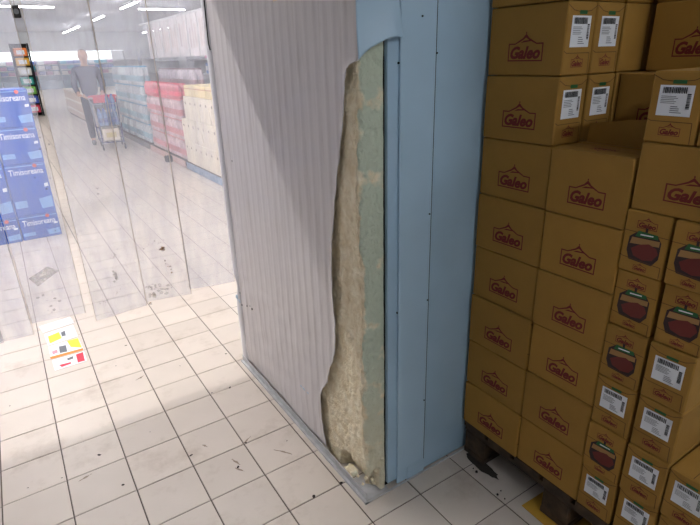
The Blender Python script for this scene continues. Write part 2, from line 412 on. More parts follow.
# base channel
mb = MB(); mb.box(CX-.017, CX-.004, CY-.020, YB, 0, .005); mb.box(CX-.006, CX-.003, CY-.008, YB, .006, .034); mb.box(CX-.017, CX-.015, CY-.020, YB, .005, .010)
mb.build('base_channel', GALV, wall)
mb = MB(); mb.box(CX-.0145, 1.3, CY-.020, CY-.015, 0, .005); mb.box(CX-.0035, CX+.09, CY-.01, CY+.10, 0, .0015); mb.build('base_channel', GALV, wall)

# neighbouring walls, ceilings and lintel
def struct(name, material, label, *a):
    mb = MB(); mb.box(*a); o = mb.build(name, material); tag(o, label, kind='structure'); return o
struct('wall_front', BLUE2, 'pale blue panel wall behind the carton pallet', 1.302, 4.0, CY-.004, CY+.12, 0, 2.6)
struct('wall_back', WALLW, 'white wall at the back of the stockroom', -2.2, 4.0, -2.7, -2.6, 0, 2.6)
struct('wall_stockroom_side', WALLW, 'white wall at the far side of the stockroom', 4.0, 4.1, -2.7, 1.24, 0, 2.6)
struct('wall_left', WALLW, 'white wall left of the doorway', -2.3, -1.12, 2.19, 2.31, 0, 2.6)
struct('wall_outer', WALLW, 'white outer wall of the stockroom', -2.3, -2.2, -2.7, 2.19, 0, 2.6)
struct('wall_lintel', WALLW, 'white panel over the doorway', -1.12, CX, 2.19, 2.31, 1.915, 2.6)
struct('wall_upper', WALLW, 'white wall of the sales hall over the doorway', -9, 14, 2.19, 2.31, 2.6, 3.7)
struct('wall_hall_front', WALLW, 'white wall of the sales hall beside the doorway', CX+.09, 14, 2.20, 2.31, 0, 2.6)
struct('wall_hall_front_left', WALLW, 'white wall of the sales hall across the aisle', -9, -2.3, 2.19, 2.31, 0, 2.6)
struct('ceiling_stockroom', CEILM, 'grey panel ceiling of the stockroom', -2.3, 4.1, -2.7, 2.31, 2.6, 2.66)
struct('ceiling_hall', CEILM, 'pale grey ceiling of the sales hall', -9, 14, 2.19, 48, 3.7, 3.8)
struct('wall_hall_left', WALLW, 'white left side wall of the sales hall', -9.1, -9, 2.19, 48, 0, 3.7)
struct('wall_hall_right', WALLW, 'white right side wall of the sales hall', 14, 14.1, 2.19, 48, 0, 3.7)
struct('wall_hall_back', WALLW, 'white back wall of the sales hall', -9, 14, 47.9, 48, 0, 3.7)

# ------------------------------------------------------------------ ceiling lights
HOUS = mat('white lamp housing', (232, 232, 236), .5)
def lamp_mat(name, strength, col):
    M = bpy.data.materials.new(name); M.use_nodes = True; b = M.node_tree.nodes['Principled BSDF']
    b.inputs['Base Color'].default_value = (1, 1, 1, 1); b.inputs['Emission Color'].default_value = col+(1,); b.inputs['Emission Strength'].default_value = strength; return M
T_STORE = lamp_mat('hall tube glow', STORE_TUBE, (1, .985, .97)); T_DOOR = lamp_mat('doorway tube glow', DOOR_TUBE, (1, .97, .95)); T_STOCK = lamp_mat('stockroom tube glow', STOCK_TUBE, (.93, .97, 1))
def lamp(loc, L, rz, m_, label, group=None, wd=.06):
    e = empty('ceiling_light', loc, rz); tag(e, label, 'ceiling light', group)
    MB().box(-L/2, L/2, -wd*.7, wd*.7, .03, .09).build('housing', HOUS, e)
    MB().box(-L/2+.02, L/2-.02, -wd/2, wd/2, -.01, .0299, bev=.006).build('tube', m_, e)
for xr in (-5.8, -.25, 5.3, 10.9):
    for yl, L in ((7.2, 6), (14.4, 6), (24, 3), (31, 3), (42, 8)): lamp((xr, yl, 3.5), L, math.pi/2, T_STORE, 'long fluorescent light line running along the hall ceiling', 'light lines along the hall')
for xr in (1.8, 7.0): lamp((xr, 25.4, 3.5), 2.0, 0, T_STORE, 'short fluorescent light running across the hall ceiling', 'cross lights of the hall')
lamp((-.6, 3.62, 3.5), 4.0, 0, T_DOOR, 'fluorescent light across the hall just beyond the doorway', wd=.04)
for y_ in (-1.2,): 
    for x_ in (.45, 1.9): lamp((x_, y_, 2.48), 1.25, 0, T_STOCK, 'fluorescent light on the stockroom ceiling', 'stockroom lights', wd=.10)

# ------------------------------------------------------------------ strip curtain
CURT = 2.25
EDGE = mat('yellowed strip edge', (236, 222, 204), .5, var=.45, scale=26)
spec = [(-1.03,-.825,.42),(-.815,-.61,.41),(-.60,-.395,.42),(-.39,-.185,.40),(-.29,-.084,.415),(-.076,.118,.448),(.148,.358,.405),(.363,.562,.413),(.560,.775,.424)]
names = ['clear plastic curtain strip hanging next to the stack of blue cartons, low hem', 'clear plastic curtain strip with a grey rectangular tape patch', 'clear plastic curtain strip with small dark smudges right of the open gap',
         'clear plastic curtain strip with a brown stain and a dirty hem', 'clear plastic curtain strip against the edge of the ribbed panel']
rail = MB(); rail.box(-1.1, .755, CURT-.012, CURT+.012, 1.882, 1.915, bev=.003); ro = rail.build('curtain_rail', GALV); tag(ro, 'metal rail that carries the plastic strip curtain under the lintel', 'curtain rail')
STRIPS = []
for k, (x0, x1, zb) in enumerate(spec):
    yo = CURT+(.010 if k % 2 else -.010); th = .0011; wd = (x1-x0)/2
    e = empty('curtain_strip', ((x0+x1)/2, yo, 0))
    front = []; back = []
    for j in range(13):
        z = zb+(1.885-zb)*j/12; rf = []; rb = []
        for i in range(9):
            t = i/4-1; sl = .004*noise.noise((k*3.1, z*1.5, 0)) * (1-(z-zb)/1.4)
            yy = .006*t*t*(1 if k % 2 else -1)*-1 + .01*noise.noise((k*5, z*1.2, t*.6))*(1.885-z)/1.4
            zz = z-(.008*t*(1 if k % 3 else -.6) if j == 0 else 0)
            rf.append((t*wd+sl, yy-th, zz)); rb.append((t*wd+sl, yy+th, zz))
        front.append(rf); back.append(rb)
    mb = MB(); mb.grid(front)
    k0 = len(mb.v); mb.grid([row[::-1] for row in back])
    sh = mb.build('strip_sheet', PVC, e, smooth=True)
    ed = MB()
    for ii in (0, 8):
        for j in range(12):
            s_ = -1 if ii == 0 else 1
            a0 = Vector(front[j][ii]); a1 = Vector(front[j+1][ii]); b1 = Vector(back[j+1][ii]); b0 = Vector(back[j][ii]); o_ = Vector((s_*.0016, 0, 0))
            ed.quad([a0, a1, a1+o_, a0+o_]); ed.quad([a0+o_, a1+o_, b1+o_, b0+o_]); ed.quad([b0+o_, b1+o_, b1, b0])
    for i in range(8): ed.quad([front[0][i], front[0][i+1], back[0][i+1], back[0][i]])
    ed.build('strip_edge', EDGE, e)
    if k >= 4: tag(e, names[k-4], 'curtain strip', 'strips of the doorway curtain')
    else: tag(e, 'clear plastic curtain strip hanging in the far side of the doorway', 'curtain strip', 'strips of the doorway curtain')
    STRIPS.append(e)
def smear(name, col, k):
    M = bpy.data.materials.new(name); M.use_nodes = True; nt = M.node_tree; n = nt.nodes; l = nt.links; n.remove(n['Principled BSDF'])
    tr_ = n.new('ShaderNodeBsdfTransparent'); tl_ = n.new('ShaderNodeBsdfTranslucent'); tl_.inputs[0].default_value = lin(col)+(1,)
    t = n.new('ShaderNodeTexNoise'); t.inputs['Scale'].default_value = 90; t.inputs['Detail'].default_value = 5; tc = n.new('ShaderNodeTexCoord'); l.new(tc.outputs['Object'], t.inputs['Vector'])
    mr = n.new('ShaderNodeMapRange'); l.new(t.outputs['Fac'], mr.inputs[0]); mr.inputs[1].default_value = .3; mr.inputs[2].default_value = .7; mr.inputs[3].default_value = k*.4; mr.inputs[4].default_value = k
    mx = n.new('ShaderNodeMixShader'); l.new(mr.outputs[0], mx.inputs[0]); l.new(tr_.outputs[0], mx.inputs[1]); l.new(tl_.outputs[0], mx.inputs[2]); l.new(mx.outputs[0], n['Material Output'].inputs[0]); return M
GREYT = smear('grey tape', (168, 164, 160), .75); STAIN = smear('brown stain', (150, 112, 70), .8); SMUDGE = smear('grey smudge', (160, 150, 138), .5); DKST = smear('dark stain', (90, 76, 64), .8)
def decal(name, k, px_pts, material, off=.017):
    e = STRIPS[k]; Y = e.location.y-off; mb = MB(); pts = [on_y(x, y, Y)-Vector(e.location) for x, y in px_pts]
    mb.quad(pts); return mb.build(name, material, e)
decal('tape_patch', 5, [(28.5,278.5),(47,266.5),(59,270.5),(38,286.5)], GREYT)
def specks(k, path, n, size, material, spread):
    e = STRIPS[k]; Y = e.location.y-.017; mb = MB()
    for q in range(n):
        t = rnd.random()*(len(path)-1); a = int(t); t -= a; (xa, ya), (xb, yb) = path[a], path[min(a+1, len(path)-1)]
        P = on_y(xa+(xb-xa)*t+rnd.gauss(0, spread), ya+(yb-ya)*t+rnd.gauss(0, spread), Y)-Vector(e.location); rr = size*rnd.uniform(.4, 1.3); m_ = 8; rot = rnd.uniform(0, 6); el = rnd.uniform(.45, 1)
        mb.quad([(P.x+rr*math.cos(w_*2*math.pi/m_+rot)*rnd.uniform(.7, 1.2), 0*P.y+P.y-q*.00002, P.z+rr*el*math.sin(w_*2*math.pi/m_+rot)*rnd.uniform(.7, 1.2)) for w_ in range(m_)])
    mb.build('stain', material, e)['kind'] = 'stuff'
specks(6, [(113,272),(117,277),(116,281)], 14, .0055, SMUDGE, 1.2); specks(6, [(115.5,276),(116.5,280)], 5, .005, DKST, .6)
specks(6, [(110,263),(113,257),(116,254)], 9, .003, SMUDGE, 1.2); specks(6, [(97,305),(108,302),(116,293),(121,287)], 16, .0035, SMUDGE, 1.0)
specks(6, [(76,238),(80,230)], 6, .004, SMUDGE, .8); specks(6, [(97,182),(99,196)], 9, .003, SMUDGE, 1.0); specks(6, [(104,300),(140,200)], 14, .0018, SMUDGE, 9)
specks(7, [(161,250),(164,247)], 10, .0075, STAIN, .8); specks(7, [(165,259),(168,266),(173,272)], 10, .004, STAIN, .7); specks(7, [(162,249)], 3, .004, DKST, .5)
specks(7, [(146,287),(155,286),(155,296),(147,298)], 26, .007, SMUDGE, 1.6); specks(7, [(141,249),(150,244),(162,241)], 14, .004, SMUDGE, 1.6); specks(7, [(158,290),(172,288)], 14, .008, SMUDGE, 2.4)
specks(7, [(147,303),(152,304)], 6, .004, STAIN, .6); specks(5, [(50,290),(60,310)], 12, .006, SMUDGE, 7); specks(5, [(40,130),(55,240)], 14, .0035, SMUDGE, 6); specks(8, [(200,280),(225,274)], 8, .003, SMUDGE, 4)

# ------------------------------------------------------------------ floor stickers in the doorway
YEL = mat('yellow print', (238, 214, 60), .5); REDP = mat('bright red print', (214, 40, 60), .5); ORG = mat('orange print', (232, 140, 40), .5); GREYP = mat('grey print', (96, 100, 104), .5); STK = mat('sticker white', (246, 247, 250), .3)
def sticker(corners, prints, label):
    P = [on_z(x, y) for x, y in corners]; o = (P[0]+P[1]+P[2]+P[3])/4; e = empty('floor_sticker', (o.x, o.y, 0)); tag(e, label, 'floor sticker', 'stickers on the floor tiles')
    mb = MB(); t = [Vector((p.x-o.x, p.y-o.y, .0024)) for p in P]; mb.quad(t[::-1])
    for a in range(4):
        p, q = t[a], t[(a+1) % 4]; mb.quad([p, q, q-Vector((0, 0, .0015)), p-Vector((0, 0, .0015))])
    mb.build('sheet', STK, e)
    for pts, mm in prints:
        mb = MB(); mb.quad([Vector((on_z(x, y).x-o.x, on_z(x, y).y-o.y, .0030)) for x, y in pts]); mb.build('print', mm, e)
sticker([(39,327),(70,317),(74,323),(43,333)], [([(48,326),(66,320),(67,322),(50,328)], mat('pale grey print', (214, 216, 220), .5))], 'blank white floor sticker half under the curtain hem')
sticker([(44,334.5),(73,325),(78,336.5),(48,346)], [([(48,337),(59,332.5),(62,338.5),(50,344)], YEL), ([(61,333),(65,331),(66,336),(62,337)], GREYP)], 'white floor sticker with a yellow splash')
sticker([(48.5,347),(78,338),(84,350),(51,359)], [([(67,341.5),(78,338.5),(82,348),(71,347.5)], YEL), ([(59,347),(66,345.5),(67.5,352),(60,353.5)], GREYP), ([(50,357.5),(83,348.5),(83.5,350.5),(51,359.5)], ORG), ([(52,352),(57,350),(58,353),(53,355)], mat('pink print', (222, 150, 160), .5))], 'white floor sticker with yellow corner and orange hem')
sticker([(52,360.5),(84,351.5),(87,361),(55,371)], [([(76,355),(83,352.5),(85,361),(78,363)], REDP), ([(59,365.5),(71,362.5),(71.5,364),(62,367.5)], REDP), ([(67,359),(73,356.5),(73.5,359),(68,361)], GREYP)], 'white floor sticker with bright red print')

# ------------------------------------------------------------------ cartons of the pallet
def galeo(width, fn):
    mb = MB(); h_ = width*.40; b_ = width*.03
    def q(pts): mb.quad([fn(a, b) for a, b in pts])
    W2, H2 = width/2, h_/2
    q([(-W2,-H2),(W2,-H2),(W2,-H2+b_),(-W2,-H2+b_)]); q([(-W2,-H2),(-W2+b_,-H2),(-W2+b_,H2),(-W2,H2)]); q([(W2-b_,-H2),(W2,-H2),(W2,H2),(W2-b_,H2)])
    q([(-W2,H2-b_),(-W2*.62,H2-b_),(-W2*.62,H2),(-W2,H2)]); q([(W2*.62,H2-b_),(W2,H2-b_),(W2,H2),(W2*.62,H2)])
    # peaked roof with a little finial
    q([(-W2*.62,H2),(-W2*.62,H2-b_),(-W2*.18,H2+h_*.16),(-W2*.2,H2+h_*.26)]); q([(W2*.62,H2),(W2*.2,H2+h_*.26),(W2*.18,H2+h_*.16),(W2*.62,H2-b_)])
    q([(-W2*.2,H2+h_*.26),(-W2*.18,H2+h_*.16),(0,H2+h_*.3),(0,H2+h_*.5)]); q([(0,H2+h_*.5),(0,H2+h_*.3),(W2*.18,H2+h_*.16),(W2*.2,H2+h_*.26)])
    q([(-W2*.03,H2+h_*.5),(W2*.03,H2+h_*.5),(W2*.03,H2+h_*.6),(-W2*.03,H2+h_*.6)]); q([(-W2*.3,H2+h_*.02),(W2*.35,H2+h_*.10),(W2*.3,H2+h_*.16),(-W2*.1,H2+h_*.14)])
    pts, fc, tw = text_polys('Galeo', h_*.78, .28, .045, 3); s = width*.86/tw
    add_flat(mb, [(a*s, b*min(s, 1.15)-h_*.02) for a, b in pts], fc, fn)
    return mb.mesh('logo', RED)
def label_meshes(wd, ht, fn, fn2):
    mb = MB(); mb.quad([fn(-wd/2,-ht/2), fn(wd/2,-ht/2), fn(wd/2,ht/2), fn(-wd/2,ht/2)]); a = mb.mesh('label', WHITEP)
    mb = MB(); q = lambda x0, x1, y0, y1, mi=0: mb.quad([fn2(x0*wd,y0*ht), fn2(x1*wd,y0*ht), fn2(x1*wd,y1*ht), fn2(x0*wd,y1*ht)], mi)
    x = -.40; g = random.Random(3)
    while x < .28:
        w_ = g.choice((.012, .02, .032)); q(x, x+w_, .24, .44); x += w_+g.choice((.012, .02))
    y_ = -.25
    while y_ < .2:
        w_ = g.choice((.015, .025, .04)); q(.33, .44, y_, y_+w_); y_ += w_+.014
    for k in range(5): q(-.42, -.42+g.uniform(.3, .62), .13-k*.055, .15-k*.055, 1)
    for k in range(4): q(-.1, -.1+g.uniform(.12, .36), -.2-k*.065, -.175-k*.065, 1)
    return a, mb.mesh('label_print', [BLACKP, mat('grey text print', (120, 122, 126), .6)])
def jar_mesh(s, fn):
    mb = MB(); P = lambda pts, mi, lift=0: mb.quad([fn(a*s, b*s, lift) for a, b in pts], mi)
    P([(-.36,-.42),(.30,-.46),(.46,-.22),(.46,.26),(.34,.44),(-.22,.46),(-.44,.26),(-.46,-.16)], 0)
    P([(-.28,.30),(.36,.34),(.34,.46),(-.2,.48)], 1, 1); P([(-.02,.46),(.05,.46),(.05,.60),(-.02,.60)], 0, 1)
    P([(-.40,.06),(.42,.14),(.42,.30),(-.36,.26)], 2, 1)
    P([(-.34,-.08),(-.12,.08),(.14,.16),(.36,.08),(.43,-.08),(.3,-.30),(.04,-.36),(-.24,-.28)], 3, 2)
    P([(-.14,.36),(.22,.385),(.22,.42),(-.14,.40)], 4, 2)
    return mb.mesh('jar_print', [MAROON, GREENP, CREAMP, SAUCE, WHITEP])
def carton_proto(W, L, Hh):
    e = .0006
    d = {}
    body = MB(); body.box(-W/2, W/2, -L/2, L/2, 0, Hh, bev=.0032)
    d['body'] = body.mesh('carton_body', CARD)
    # flap seam on the lid and a lip line along the upper edge of the long side
    mb = MB(); mb.quad([(-.0008, -L/2+.004, Hh+e), (.0008, -L/2+.004, Hh+e), (.0008, L/2-.004, Hh+e), (-.0008, L/2-.004, Hh+e)])
    d['seam'] = mb.mesh('flap_seam', CARDEDGE)
    d['logo_l'] = galeo(L*.46, lambda a, b: (-W/2-e, -a-L*.02, Hh*.34+b))
    d['logo_r'] = galeo(L*.44, lambda a, b: (W/2+e, a, Hh*.34+b))
    d['top'] = galeo(W*.62, lambda a, b: (-b, -a, Hh+e*1.5))
    lw = W*.66; lh = Hh*.42
    d['label'], d['lprint'] = label_meshes(lw, lh, lambda a, b: (a, -L/2-e, Hh*.60+b), lambda a, b: (a, -L/2-2*e, Hh*.60+b))
    mb = MB(); mb.quad([(-W*.1, -L/2-e, Hh*.83), (W*.16, -L/2-e, Hh*.83), (W*.16, -L/2-e, Hh*.88), (-W*.1, -L/2-e, Hh*.88)])
    d['mark'] = mb.mesh('green_mark', GREENP)
    d['slogo'] = galeo(W*.42, lambda a, b: (a, -L/2-e, Hh*.17+b))
    d['jar'] = jar_mesh(Hh*.54, lambda a, b, k: (-a, L/2+e*(1+k*.6), Hh*.44+b))
    d['jlogo'] = galeo(W*.44, lambda a, b: (-a, L/2+e, Hh*.80+b))
    d['jlogo2'] = galeo(W*.30, lambda a, b: (-a, L/2+e, Hh*.10+b))
    # the perforated lip on both ends
    def lip(s, pts):
        mb = MB()
        for (a0, b0), (a1, b1) in zip(pts, pts[1:]):
            n_ = Vector((b0-b1, a1-a0)).normalized()*.0008; y = s*(L/2+e)
            qd = [(a0-n_.x, y, b0-n_.y), (a1-n_.x, y, b1-n_.y), (a1+n_.x, y, b1+n_.y), (a0+n_.x, y, b0+n_.y)]; mb.quad(qd if s < 0 else qd[::-1])
        return mb.mesh('tear_line', CARDEDGE)
    d['lip_a'] = lip(-1, [(-W*.5, Hh*.34), (-W*.4, Hh*.31), (W*.4, Hh*.31), (W*.42, Hh*.02)])
    d['lip_a2'] = lip(-1, [(-W*.5, Hh*.95), (-W*.3, Hh*.88), (0, Hh*.855), (W*.3, Hh*.88), (W*.5, Hh*.95)])
    d['lip_b'] = lip(1, [(-W*.5, Hh*.67), (W*.5, Hh*.67)]); d['lip_b2'] = lip(1, [(-W*.44, Hh*.02), (-W*.44, Hh*.2), (W*.44, Hh*.24), (W*.5, Hh*.26)])
    return d
BIG = (.1145, .2430, .1705); SMALL = (.1035, .2300, .1515)
PB, PS = carton_proto(*BIG), carton_proto(*SMALL)
def carton(proto, loc, rz, label, sides=('l',), ends=('a',), top=False, group='sauce cartons on the pallet'):
    e = empty('sauce_carton', loc, rz); tag(e, label, 'carton', group)
    b = link('carton_body', proto['body'], e)
    if 'l' in sides: link('logo', proto['logo_l'], e)
    if 'r' in sides: link('logo', proto['logo_r'], e)
    if 'a' in ends:
        lb = link('label', proto['label'], e); link('label_print', proto['lprint'], lb); link('green_mark', proto['mark'], e); link('logo', proto['slogo'], e); link('tear_line', proto['lip_a'], e); link('tear_line', proto['lip_a2'], e)
    if 'b' in ends:
        link('jar_print', proto['jar'], e); link('logo', proto['jlogo'], e); link('logo', proto['jlogo2'], e); link('tear_line', proto['lip_b'], e); link('tear_line', proto['lip_b2'], e)
    link('flap_seam', proto['seam'], e)
    if top: link('logo', proto['top'], e)
    return e
X0 = 1.19; PZ = .150; RB = .1724; RS = .1530
ordn = ['bottom', 'second', 'third', 'fourth', 'fifth', 'sixth', 'seventh', 'eighth', 'ninth']
J = lambda a: rnd.uniform(-a, a)
HID = 'brown sauce carton inside the pallet load behind the outer cartons'
JUT = [.012, .006, .009, 0, .005, -.001, .007, -.002, .004]
# column against the blue wall: long sides with the big logo face the doorway
for k in range(9):
    z = PZ+k*RB; jx = -JUT[k]*.6
    carton(PB, (X0+BIG[0]/2+.003+jx, .9765+J(.0008)-(.002 if k == 6 else 0), z), R(J(.25)), f'brown sauce carton in the stack against the blue wall, {ordn[k]} from the pallet', ends=('a',))
    lab = {6: 'brown carton with white label, seventh layer beside the stack against the wall', 7: 'brown carton with white label, eighth layer beside the stack against the wall', 8: 'brown carton with white label, top layer beside the stack against the wall'}.get(k, HID)
    carton(PB, (X0+BIG[0]*1.5+.009+J(.001), .9765+J(.0008)-(.002 if k == 6 else 0), z), R(J(.5)), lab, ends=('a',))
    carton(PB, (X0+BIG[0]*3.5+.026, .978, z), 0, HID, ends=())
    carton(PB, (X0+BIG[0]*2.5+.022+J(.001), .978+J(.0008), z), R(J(.5)), {7: 'plain end of a brown carton beside two labelled ones, eighth layer', 8: 'plain end of a brown carton beside two labelled ones, top layer'}.get(k, HID), ends=())
# second column: six layers, its lid is in view
for k in range(6):
    z = PZ+k*RB
    o2 = carton(PB, (X0+BIG[0]/2+.001+J(.003)-.004*(k % 2), .7415+J(.0006), z), R(J(.25)), f'brown sauce carton between the wall stack and the small cartons, {ordn[k]} from the pallet', ends=(), top=(k == 5))
    o2.scale = (1, .912, 1)
    h_ = carton(PB, (X0+BIG[0]*1.5+.010, .7415, z), 0, 'open brown carton with a raised flap behind the six layer stack' if k == 5 else HID, ends=())
    h_.scale = (1, .912, 1)
    if k == 5:
        mb = MB(); a = [(-BIG[0]/2+.008, .112, BIG[2]+.001), (-BIG[0]/2+.008, -.112, BIG[2]+.001), (-BIG[0]/2+.016, -.112, BIG[2]+.078), (-BIG[0]/2+.016, .112, BIG[2]+.050)]
        mb.quad(a); mb.quad([Vector(p)+Vector((.003, 0, 0)) for p in a][::-1])
        for s, t in ((0, 1), (1, 2), (2, 3), (3, 0)): mb.quad([a[t], a[s], Vector(a[s])+Vector((.003, 0, 0)), Vector(a[t])+Vector((.003, 0, 0))])
        mb.build('flap', CARD, h_)
# tall block deeper on the pallet
for k in range(9):
    z = PZ+k*RB; xx = X0+.262 if k < 7 else X0+.345
    for jx in range(2):
        c_ = carton(PB, (xx+BIG[0]/2+jx*(BIG[0]+.004), .7415-(.02 if k > 6 else 0), z), R(J(.4)), {6: 'shaded brown carton behind the raised flap, below the ones in the rear tall stack', 7: 'shaded brown carton with logo near the top of the rear tall stack', 8: 'shaded brown carton at the very top of the rear tall stack'}.get(k, HID) if jx == 0 else HID, ends=())
        c_.scale = (1, .912, 1)
# small cartons, short ends facing the doorway
def small_col(y, faces, name, z0=PZ):
    for k, a in enumerate(faces):
        z = z0+k*RS
        what = 'with white barcode label' if a == 'a' else 'with printed jar picture'
        carton(PS, (X0+SMALL[1]/2+.002+J(.003)-.005*(k % 2), y+J(.0012), z), (-math.pi/2 if a == 'a' else math.pi/2)+R(J(.8)), f'narrow carton {what}, {ordn[k]} of the {name}', sides=('r',) if a == 'b' else ('l',), ends=(a,))
small_col(.577, ['a', 'b', 'a', 'b', 'b', 'b'], 'tall narrow stack')
small_col(.466, ['a', 'a', 'a', 'a', 'b', 'b'], 'outer narrow stack')
small_col(.357, ['a', 'a'], 'low narrow stack at the pallet edge')
ZT = PZ+6*RS
c_ = carton(PB, (X0+BIG[0]/2+.002, .507, ZT), R(.5), 'brown carton with large logo lying across both narrow stacks', ends=()); c_.scale = (1, .97, .90)
c_ = carton(PB, (X0+BIG[0]*1.5+.008, .507, ZT), R(.3), HID, ends=()); c_.scale = (1, .97, .90)
c_ = carton(PS, (X0+SMALL[1]/2+.004, .574, ZT+RB*.90), -math.pi/2+R(.6), 'narrow brown carton with white label lying on top of the large logo carton', ends=('a',)); c_.scale = (1.02, 1, .98)
c_ = carton(PS, (X0+SMALL[1]/2+.004, .462, ZT+RB*.90), -math.pi/2-R(.6), 'narrow brown carton next to the labelled one on top', ends=('a',))
# pallet
pal = empty('pallet', (0, 0, .003)); tag(pal, 'dark weathered wooden pallet under the brown cartons', 'pallet')
px0, px1, py0, py1 = X0+.008, X0+.76, .30, 1.095
for yb in (py0, (py0+py1)/2-.05, py1-.1):
    MB().box(px0, px1, yb, yb+.1, 0, .022, bev=.002).build('bottom_board', WOOD, pal)
    for xb in (px0, (px0+px1)/2-.07, px1-.14): MB().box(xb, xb+.14, yb+.002, yb+.098, .0222, .10, bev=.003).build('block', WOOD, pal)
for xb in (px0, (px0+px1)/2-.05, px1-.1): MB().box(xb, xb+.1, py0, py1, .1002, .122, bev=.002).build('stringer_board', WOOD, pal)
n_ = 7
for k in range(n_):
    yy = py0+k*(py1-py0-.1)/(n_-1); MB().box(px0-.006, px1, yy, yy+.1, .1222, .1462, bev=.002).build('deck_board', WOOD, pal)
YC = mat('ochre cardboard', (206, 158, 56), .8, var=.12, scale=12)
mb = MB(); mb.box(0, .30, -.42, 0, .0005, .0028); mb.box(-.004, .03, -.42, -.36, .0028, .0048); cs = mb.build('cardboard_sheet', YC); cs.location = (1.168, .795, 0); cs.rotation_euler = (0, 0, R(-2)); tag(cs, 'flat ochre cardboard sheet sticking out from under the pallet', 'cardboard')
DARKP = mat('dark floor patch', (64, 56, 48), .9, var=.3, scale=30)
mb = MB(); pts = []
for k in range(26):
    a = k/26*2*math.pi; rr = 1+.28*noise.noise((math.cos(a)*3, math.sin(a)*3, 4)); pts.append((.022*rr*math.cos(a), .075*rr*math.sin(a), .0012))
mb.quad(pts); gr = mb.build('dark_patch', DARKP, fl); gr.location = (1.195, 1.0, 0)  # irregular dark brown patch on the floor at the pallet's edge
for k in range(5):
    b_ = blob('floor_crumb', (1.15+J(.02), .93+J(.12), .003), .0035*rnd.uniform(.6, 1.5), GUM, parent=fl)

# ------------------------------------------------------------------ sales hall: blue beer cartons on the left
BLUEC = mat('blue carton print', (24, 84, 178), .4, rand=.12); BLUEL = mat('light blue print', (120, 168, 226), .45); WPR = mat('white lettering', (236, 240, 248), .5); REDE = mat('red emblem', (206, 70, 60), .5)
def beer_proto(W, D, Hh):
    e = empty('beer_carton'); MB().box(-W/2, W/2, -D/2, D/2, 0, Hh, bev=.006).build('carton_body', BLUEC, e)
    mb = MB(); y = -D/2-.001; pts, fc, tw = text_polys('Timisoreana', .05, .0, .01, 2); s = W*.84/tw
    add_flat(mb, [(a*s, b*1.0) for a, b in pts], fc, lambda a, b: (a, y, Hh-.065+b)); lt = mb.build('lettering', WPR, e)
    mb = MB(); mb.quad([(-W*.47, y, Hh-.022), (W*.47, y, Hh-.022), (W*.47, y, Hh-.014), (-W*.47, y, Hh-.014)]); mb.build('band', BLUEL, e)
    mb = MB(); mb.quad([(W*.18, y, Hh*.10), (W*.47, y, Hh*.12), (W*.47, y, Hh*.34), (W*.14, y, Hh*.30)]); mb.quad([(-W*.46, y, Hh*.16), (-W*.16, y, Hh*.16), (-W*.16, y, Hh*.30), (-W*.46, y, Hh*.30)]); mb.build('panel_print', BLUEL, e)
    mb = MB(); n = 9; mb.quad([(W*.24+.016*math.cos(k*2*math.pi/n), y-.0005, Hh-.022+.016*math.sin(k*2*math.pi/n)) for k in range(n)]); mb.build('emblem', REDE, e)
    mb = MB(); mb.quad([(W*.36, y-.0003, Hh*.52), (W*.46, y-.0003, Hh*.53), (W*.46, y-.0003, Hh*.6), (W*.36, y-.0003, Hh*.59)]); mb.build('small_print', WPR, e)
    return e
bp1 = beer_proto(.300, .34, .438); bp2 = beer_proto(.300, .34, .295); bp3 = beer_proto(.300, .34, .214)
first = {1: True, 2: True, 3: True}; nb = 0
BT = ['bottom', 'second', 'third', 'top']
for ci, xc in enumerate((.084, -.222, -.528, -.834)):
    z = .0
    for ri, (kind, hh) in enumerate(((3, .214), (1, .438), (2, .295), (2, .295))):
        pr = (bp1, bp2, bp3)[kind-1]
        o = pr if first[kind] else copy_tree(pr); first[kind] = False
        o.location = (xc+J(.001), 5.29+J(.006), .0+z); o.rotation_euler = (0, 0, R(J(.6)))
        tag(o, ['blue beer carton with white lettering, %s of the stack at the aisle corner', 'blue beer carton with white lettering, %s of the stack next to the aisle corner one', 'blue beer carton with white lettering, %s of an inner stack', 'blue beer carton with white lettering, %s of an outer stack'][ci] % BT[ri], 'carton', 'blue beer cartons by the doorway'); z += hh+.001

# ------------------------------------------------------------------ sales hall: pallets along the right of the aisle
XR = 2.05
CREAM = mat('cream carton', (236, 224, 204), .6, rand=.06); BLWR = mat('blue grey pallet wrap', (150, 172, 194), .4, col2=(90, 120, 156), scale=14)
def low_base(y0, y1, material, label, h=.11, d=.8):
    e = empty('display_base', (XR, y0, 0)); tag(e, label, 'pallet base')
    MB().box(.012, d, 0, y1-y0, .028, h-.012).build('core', DARK, e); MB().box(0, d, 0, y1-y0, h-.0115, h, bev=.003).build('top_board', WOOD, e)
    n = max(3, int((y1-y0)/.35)); s = (y1-y0)/n
    for k in range(n): MB().box(-.002, .011, k*s+.01, (k+1)*s-.01, .004, h-.013, bev=.002).build('side_panel', material, e)
    return e
low_base(5.72, 7.36, BLWR, 'low base wrapped in blue grey film under the cream cartons')
lb_ = low_base(7.42, 9.40, mat('rose base board', (206, 170, 160), .6), 'low base under the pink bottle packs'); MB().box(-.10, -.003, .62, .72, 0, .09, bev=.006).build('corner_guard', DARK, lb_)
low_base(9.46, 12.2, mat('grey base board', (126, 122, 120), .6), 'low base under the pale bottle packs', d=.9)
cw, chh = .2, .292
proto = empty('cream_carton'); MB().box(-.19, .19, -cw/2+.003, cw/2-.003, 0, chh, bev=.004).build('carton_body', CREAM, proto)
mb = MB(); mb.lathe(0, 0, [(0, .016), (.002, .016)], 9); hh_ = mb.build('hand_hole', DARK, proto); hh_.rotation_euler = (0, -math.pi/2, 0); hh_.location = (-.1905, .02, chh*.72)
